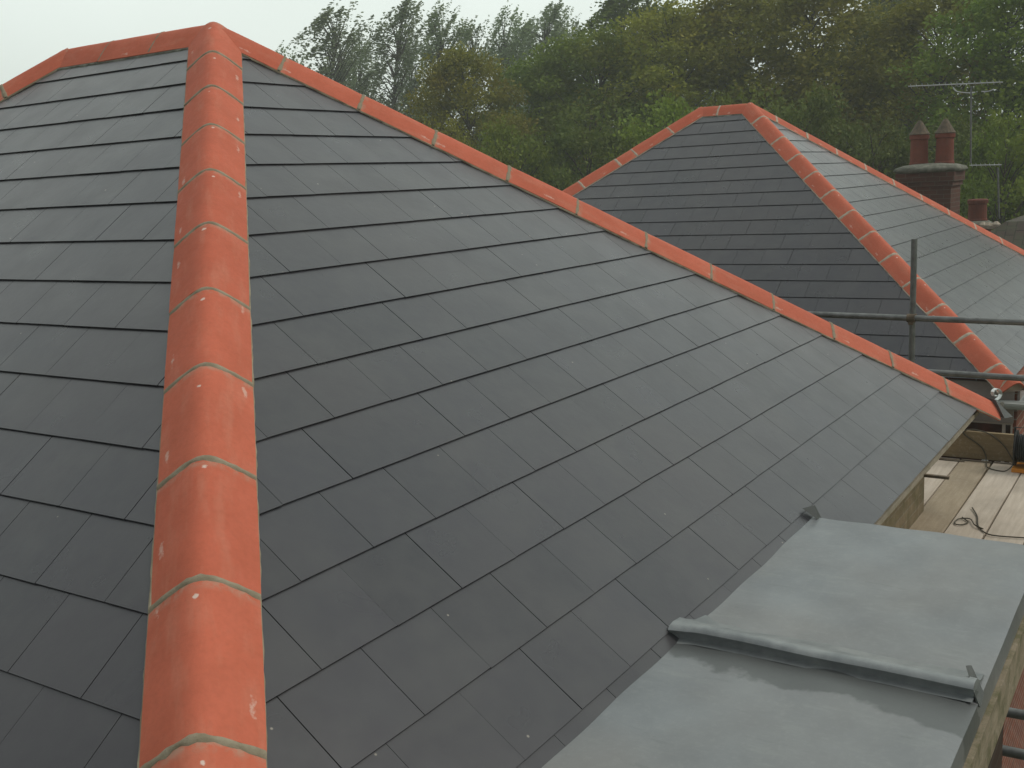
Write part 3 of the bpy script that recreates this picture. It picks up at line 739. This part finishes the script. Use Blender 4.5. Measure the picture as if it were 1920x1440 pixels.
def chimney(c, hw, hd_, cap_r, pots, pot_h, pot_r, hats, base=None):
    ch = MB(); x, y, z = c
    ch.box(x-hd_, x+hd_, y-hw, y+hw, base if base else CZ-2.3, z-.34)
    ch.box(x-hd_-.03, x+hd_+.03, y-hw-.03, y+hw+.03, z-.34, z-.26); ch.box(x-hd_-.06, x+hd_+.06, y-hw-.06, y+hw+.06, z-.26, z-.10)
    co = ch.build('chimney', M['brick_old'], nh)
    fl = MB(); vs = []; n = 28
    for rr, zz in ((1.0, -.10), (1.08, -.06), (1.04, -.015), (.8, .03), (.4, .055)):
        for q in range(n):
            an = 2*math.pi*q/n; ca, sa = math.cos(an), math.sin(an)
            sx = math.copysign(abs(ca)**.5, ca); sy = math.copysign(abs(sa)**.5, sa)
            jj = 1+.02*math.sin(q*5.3+zz*40)
            vs.append((x + sx*(hd_+.10)*rr*jj, y + sy*(hw+.10)*rr*jj, z+zz))
    fs = [(i*n+q, i*n+(q+1)%n, (i+1)*n+(q+1)%n, (i+1)*n+q) for i in range(4) for q in range(n)] + [tuple(4*n+q for q in range(n)), tuple(reversed(range(n)))]
    fl.poly(vs, fs); fl.build('cap', M['mortar_green'], co, smooth=True)
    for py in pots:
        p_ = MB(); p_.lathe((x, py, z+.02), [(pot_r*1.06, 0), (pot_r*1.06, .05), (pot_r*.98, .06), (pot_r*.93, pot_h-.09), (pot_r*1.06, pot_h-.08), (pot_r*1.08, pot_h-.02), (pot_r*.95, pot_h)], 20)
        po = p_.build('chimney_pot', M['terra_old'], co, smooth=False)
        if hats:
            h_ = MB(); h_.lathe((x, py, z+.02+pot_h), [(pot_r*.9, -.01), (pot_r*1.15, .0), (pot_r*.9, .05), (pot_r*.35, .20), (pot_r*.12, .24)], 14)
            h_.build('cowl', M['rust'], co)
    return co
yL = (ray(1690, 320)*(20/ray(1690,320).x)).y; yR = (ray(1808, 320)*(20/ray(1808,320).x)).y
hw = abs(yL-yR)/2-.10
chimney(cc, hw, .42, 1, [(ray(1723,300)*(20/ray(1723,300).x)).y, (ray(1771,300)*(20/ray(1771,300).x)).y], .54, .155, True)
d2_ = ray(1832, 418); c2 = Vector((0,0,CZ)) + d2_*(21.5/d2_.x)
chimney(c2, .16, .2, 1, [c2.y], .42, .17, False)
k = MB(); r = random.Random(3)
for q in range(6):
    d_ = ray(1843+q*5, 421+r.uniform(-2, 4)); p = Vector((0,0,CZ)) + d_*(20.3/d_.x); k.lathe(p - Vector((0,0,.06)), [(.07, 0), (.08, .05), (.03, .10)], 7)
k.build('flaunching', M['mortar_pale'], nh)
# TV aerials
def aerial(pmast0, top, b0, b1, label, nel=16, dip=True):
    root = empty('tv_aerial', pmast0); tag(root, label, 'aerial')
    k = MB(); k.tube([pmast0, top], .017, 8); k.build('mast', M['steel'], root)
    k = MB(); k.tube([b0, b1], .011, 6); bo = k.build('boom', M['bright'], root)
    k = MB(); d = (Vector(b1)-Vector(b0)); pr = d.normalized().cross(Vector((0,0,1))).normalized()
    for q in range(nel):
        p = Vector(b0) + d*(q+.5)/nel; h = .10+.05*q/nel; k.tube([p-pr*h, p+pr*h], .006, 5)
        for s_ in (-1, 1): k.tube([p + Vector((0,0,.0)), p + pr*h*s_*.5 + Vector((0,0,.035*s_))], .004, 4)
    k.build('element', M['bright'], bo)
    if dip:
        k = MB(); c = Vector(b0) + d*.72; dn = d.normalized()
        k.tube(curve([c - dn*.36 - Vector((0,0,.05)), c - dn*.30 - Vector((0,0,.12)), c - dn*.15 - Vector((0,0,.15)), c - Vector((0,0,.15))]), .011, 6)
        k.tube(curve([c + dn*.10 - Vector((0,0,.14)), c + dn*.22 - Vector((0,0,.14)), c + dn*.30 - Vector((0,0,.11))]), .010, 6)
        k.build('dipole', M['bright'], root)
def at(px, py, X): d_ = ray(px, py); return Vector((0,0,CZ)) + d_*(X/d_.x)
aerial(at(1820, 306, 20.3), at(1821, 162, 20.3), at(1703, 162, 20.3), at(1880, 154, 20.3), 'tv aerial on a tall mast beside the twin chimney pots')
aerial(at(1873, 410, 21.5), at(1871, 314, 21.5), at(1818, 310, 21.5), at(1878, 309, 21.5), 'small low tv aerial to the right of the brick chimney', 7, False)

# ---------------------------------------------------------------- trees
def crown_mesh(name, seed, kind, mat):
    """a crown in a 1-high unit box is avoided: metres; returns crown and trunk meshes for a tree H high, crown radius Rr"""
    r = np.random.default_rng(seed)
    if kind == 'broad': H, Rr, K, n, ls, z0 = 14., 4.4, 320, 160, .19, 1.0
    elif kind == 'shrub': H, Rr, K, n, ls, z0 = 7., 3.2, 130, 170, .15, .3
    elif kind == 'tall': H, Rr, K, n, ls, z0 = 17., 2.3, 170, 110, .18, 5.5
    else: H, Rr, K, n, ls, z0 = 17., 2.3, 145, 80, .165, 6.5
    cl = []
    while len(cl) < K:
        t = r.random(); z = z0 + (H-z0)*t
        if kind in ('broad', 'shrub'): prof = (1 - max(0, (t-.45)/.56)**2.2)**.5 * (.8+.2*min(1, t*4))
        else: prof = math.sin(math.pi*(.10+.84*t))**.75
        ang = r.random()*2*math.pi; rad = Rr*prof*math.sqrt(r.random()*.75+.25 if kind in ('broad','shrub') else r.random())
        rad *= .82 + .3*math.sin(ang*3+seed) * .5 + .12*math.sin(ang*5+z)
        lean = .06*(z/H)**2*H if kind in ('poplar', 'tall') else 0
        cl.append((rad*math.cos(ang)+lean, rad*math.sin(ang)-lean, z - .02*rad))
    cl = np.array(cl)
    size = (.72 if kind in ('broad',) else .55 if kind == 'shrub' else .40)
    P = []; T = []
    for c in cl:
        s_ = size*r.uniform(.6, 1.35); m = int(n*r.uniform(.6, 1.3))
        q = r.normal(size=(m, 3)); q /= np.linalg.norm(q, axis=1)[:, None]; q *= (r.random(m)**.45)[:, None]
        sc_ = np.array([s_*1.25, s_*1.25, s_*.8]) if kind in ('broad', 'shrub') else np.array([s_*.78, s_*.78, s_*1.9])
        qq = q*sc_
        if kind in ('poplar', 'tall'): qq[:, :2] *= np.clip(1 - .62*(q[:, 2:3] + .3), .12, 1.2)
        if kind in ('poplar', 'tall'): qq[:, 0] += .35*qq[:, 2]; qq[:, 1] -= .35*qq[:, 2]
        P.append(c + qq); T.append(np.clip(r.normal(.5, .22, m) + r.normal(0, .18), 0, 1))
    P = np.concatenate(P); T = np.concatenate(T); N = len(P)
    a_ = r.normal(size=(N, 3)); a_[:, 2] *= .6; a_ /= np.linalg.norm(a_, axis=1)[:, None]
    b_ = r.normal(size=(N, 3)); b_ -= a_*np.sum(a_*b_, 1)[:, None]; b_ /= np.linalg.norm(b_, axis=1)[:, None]
    l = (ls*r.uniform(.55, 1.25, N))[:, None]
    V = np.stack([P - a_*l*.5, P + b_*l*.28, P + a_*l*.5, P - b_*l*.28], 1).reshape(-1, 3)
    me = bpy.data.meshes.new(name); me.vertices.add(4*N); me.vertices.foreach_set('co', V.ravel().astype(np.float32))
    me.loops.add(4*N); me.loops.foreach_set('vertex_index', np.arange(4*N, dtype=np.int32))
    me.polygons.add(N); me.polygons.foreach_set('loop_start', np.arange(0, 4*N, 4, dtype=np.int32)); me.update(calc_edges=True)
    at_ = me.attributes.new('tone', 'FLOAT', 'FACE'); at_.data.foreach_set('value', T.astype(np.float32))
    me.materials.append(mat)
    tk = MB(); lean = lambda z: Vector((.06*(z/H)**2*H, -.06*(z/H)**2*H, z)) if kind in ('poplar', 'tall') else Vector((.1*math.sin(z), .1*math.cos(z*.8), z))
    r0 = .26 if kind == 'broad' else .09 if kind == 'shrub' else .2
    zs = [0, .3, 1, H*.25, H*.5, H*.75, H*.93]
    tk.tube([lean(z) for z in zs], [r0*1.4, r0*1.1, r0, r0*.8, r0*.5, r0*.25, r0*.06], 9)
    for c in cl[::2 if kind in ('broad', 'shrub') else 1]:
        c = Vector(c); zb = max(z0*.8, c.z - Vector((c.x, c.y, 0)).length*(.9 if kind in ('broad', 'shrub') else 1.3)); zb = min(zb, H*.9)
        b0 = lean(zb); mid = b0.lerp(c, .5) + Vector((0, 0, .12)); tk.tube([b0, mid, c], [r0*.3*(1-zb/H)+.02, .022, .008], 5, False)
    return me, tk
PROTO = {}
def tree(name, seed, kind, mat, px, top, dist, wpx, label, group):
    key = (kind, mat, seed)
    if key not in PROTO:
        me, tk = crown_mesh(name + '_crown', seed, kind, M[mat]); tm = bpy.data.meshes.new('trunk')
        tm.from_pydata([tuple(v) for v in tk.v], [], tk.f); tm.materials.append(M['bark']); tm.polygons.foreach_set('use_smooth', [True]*len(tm.polygons)); PROTO[key] = (me, tm)
    me, tm = PROTO[key]
    H, Rr = dict(broad=(14., 4.4), shrub=(7., 3.2), tall=(17., 2.3), poplar=(17., 2.3))[kind]
    d = ray(px, top); hd = math.hypot(d.x, d.y); P = Vector((0,0,CZ)) + d*(dist/hd)
    root = empty(name, (P.x, P.y, 0), rnd.uniform(0, 6.28) if kind in ('broad', 'shrub') else rnd.uniform(-.5, .5))
    sz = P.z/(H+.3); sxy = wpx/FPX*dist/(2*Rr)*(1.25 if kind in ('broad', 'shrub') else 1.7)
    for nm, m in (('trunk', tm), ('crown', me)):
        o = bpy.data.objects.new(nm, m); C.objects.link(o); o.parent = root; o.scale = (sxy, sxy, sz)
    return tag(root, label, 'tree', group)
GP = 'airy tall trees against the sky'
for i, (px, top, wp, dist, lb_) in enumerate([
    (492, 92, 75, 66, 'short faint poplar just right of the near apex, leftmost of the row'),
    (565, 14, 135, 62, 'tall broad airy tree, first big one right of the near apex'),
    (640, 80, 70, 66, 'low thin tree in the gap between the first and second big airy trees'),
    (695, 6, 115, 62, 'tall narrow poplar with a pointed top, left of the widest sky gap'),
    (775, 10, 110, 60, 'tall poplar with dark trunk reaching down to the rounded olive tree'),
    (848, 42, 85, 64, 'airy poplar standing just above the left of the rounded olive tree'),
    (905, 22, 90, 66, 'feathery poplar above the crest of the rounded olive tree'),
    (968, 8, 115, 64, 'dense feathery poplar leaning right above the rounded olive tree'),
    (1022, 30, 80, 68, 'slim pale poplar beside the bright sky gap at the top'),
    (733, 70, 80, 72, 'faint low poplar between the two tallest pointed ones'),
    (600, 60, 90, 74, 'hazy poplar behind the right side of the first big airy tree'),
    (935, 45, 90, 74, 'hazy poplar behind the feathery pair')]):
    tree('poplar_tree', 100+i % 4, 'poplar', 'leaf_poplar', px, top, dist, wp, lb_, GP)
for i, (px, top, wp, dist, lb_) in enumerate([
    (1100, -35, 150, 52, 'dark tall tree cut by the top edge above the middle of the wood'),
    (1180, 6, 110, 56, 'tall tree right of the dark one, rising behind the wood'),
    (1262, 18, 90, 60, 'slim pale treetop poking up behind the wood'),
    (1335, 6, 80, 60, 'feathery treetop behind the wood, rightmost in front of clear sky'),
    (1610, -60, 150, 50, 'tall grey green tree in the gap of the wood above the far roof'),
    (1680, -40, 120, 54, 'tall hazy tree above the aerial, behind the wood')]):
    tree('tall_tree', 120+i % 3, 'tall', 'leaf_poplar' if i in (2, 3) else 'leaf_dark', px, top, dist, wp, lb_, 'tall trees rising behind the wood')
for i, (px, top, wp, dist, mat, lb_) in enumerate([
    (872, 92, 250, 40, 'leaf_olive', 'rounded olive green tree at the left end of the wood'),
    (1010, 100, 250, 43, 'leaf_green', 'green tree right of the rounded olive one'),
    (1120, 48, 310, 42, 'leaf_green', 'green tree below the dark tall tree'),
    (1250, 12, 320, 41, 'leaf_olive', 'olive tree rising left of the far roof apex'),
    (1385, -25, 350, 42, 'leaf_olive', 'high yellowish tree above the far roof apex'),
    (1520, -45, 350, 40, 'leaf_olive', 'high olive tree right of the far roof apex'),
    (1640, 20, 280, 46, 'leaf_dark', 'dark tree in the hollow between the high olive ones'),
    (1765, -30, 330, 38, 'leaf_olive', 'olive tree behind the tv aerial'),
    (1895, -50, 330, 36, 'leaf_green', 'green tree at the right edge of the photo'),
    (2060, -40, 330, 37, 'leaf_green', 'green tree just beyond the right edge')]):
    tree('broadleaf_tree', 200+i % 3, 'broad', mat, px, top, dist, wp, lb_, 'broadleaf trees of the wood')
for i, (px, top, wp, dist, mat, lb_) in enumerate([
    (830, 215, 190, 34, 'leaf_olive', 'bush low at the left end of the wood, behind the near hip'),
    (960, 225, 240, 33, 'leaf_green', 'bush under the green trees left of the far roof'),
    (1100, 190, 260, 33, 'leaf_dark', 'dark bush above the meeting of the two roofs'),
    (1240, 175, 250, 32, 'leaf_green', 'bush behind the left hip of the far roof'),
    (1380, 160, 250, 33, 'leaf_green', 'bush directly behind the far roof apex'),
    (1510, 165, 250, 31, 'leaf_dark', 'dark bush right of the far roof apex'),
    (1640, 215, 240, 30, 'leaf_dark', 'dark bush left of the chimney'),
    (1770, 225, 250, 31, 'leaf_dark', 'dark bush behind the chimney pots'),
    (1890, 200, 240, 29, 'leaf_green', 'bush right of the chimney below the aerial'),
    (2010, 240, 260, 30, 'leaf_green', 'bush beyond the right edge behind the old house')]):
    tree('bush', 300+i % 2, 'shrub', mat, px, top, dist, wp, lb_, 'bushes along the foot of the wood')
# far hedge line closing the horizon
me, tk = crown_mesh('hedge', 400, 'shrub', M['leaf_dark'])
hv = bpy.data.objects.new('far_woodland', me); bpy.data.objects.remove(hv)
V = np.empty(len(me.vertices)*3, np.float32); me.vertices.foreach_get('co', V); V = V.reshape(-1, 3)
VV = []; 
for i in range(26):
    an = R(-25 + i*5.4); dist = 92 + 8*math.sin(i*2.1); s_ = 1.7 + .4*math.sin(i*1.7)
    VV.append(V*np.array([s_*1.5, s_*1.5, s_*.9]) + np.array([dist*math.cos(an), dist*math.sin(an), 0]))
VV = np.concatenate(VV); N = len(VV)//4
mw = bpy.data.meshes.new('far_woodland'); mw.vertices.add(4*N); mw.vertices.foreach_set('co', VV.ravel().astype(np.float32))
mw.loops.add(4*N); mw.loops.foreach_set('vertex_index', np.arange(4*N, dtype=np.int32)); mw.polygons.add(N)
mw.polygons.foreach_set('loop_start', np.arange(0, 4*N, 4, dtype=np.int32)); mw.update(calc_edges=True); mw.materials.append(M['leaf_dark'])
at_ = mw.attributes.new('tone', 'FLOAT', 'FACE'); at_.data.foreach_set('value', np.random.default_rng(1).random(N).astype(np.float32))
o = bpy.data.objects.new('far_woodland', mw); C.objects.link(o); tag(o, 'low hazy line of woodland far behind the roofs', 'woodland', None, 'stuff')

# ---------------------------------------------------------------- haze
HAZE = .0027
if HAZE:
    k = MB(); k.box(-510, 610, -510, 610, -1.3, 24)
    hm = bpy.data.materials.new('haze'); hm.use_nodes = True; t = hm.node_tree; t.nodes.clear()
    o_ = t.nodes.new('ShaderNodeOutputMaterial'); v_ = t.nodes.new('ShaderNodeVolumePrincipled')
    v_.inputs['Color'].default_value = (.86, .92, .88, 1); v_.inputs['Density'].default_value = HAZE; v_.inputs['Anisotropy'].default_value = 0
    t.links.new(v_.outputs[0], o_.inputs['Volume'])
    tag(k.build('haze', hm), 'pale damp haze over the whole place', 'haze', None, 'stuff')
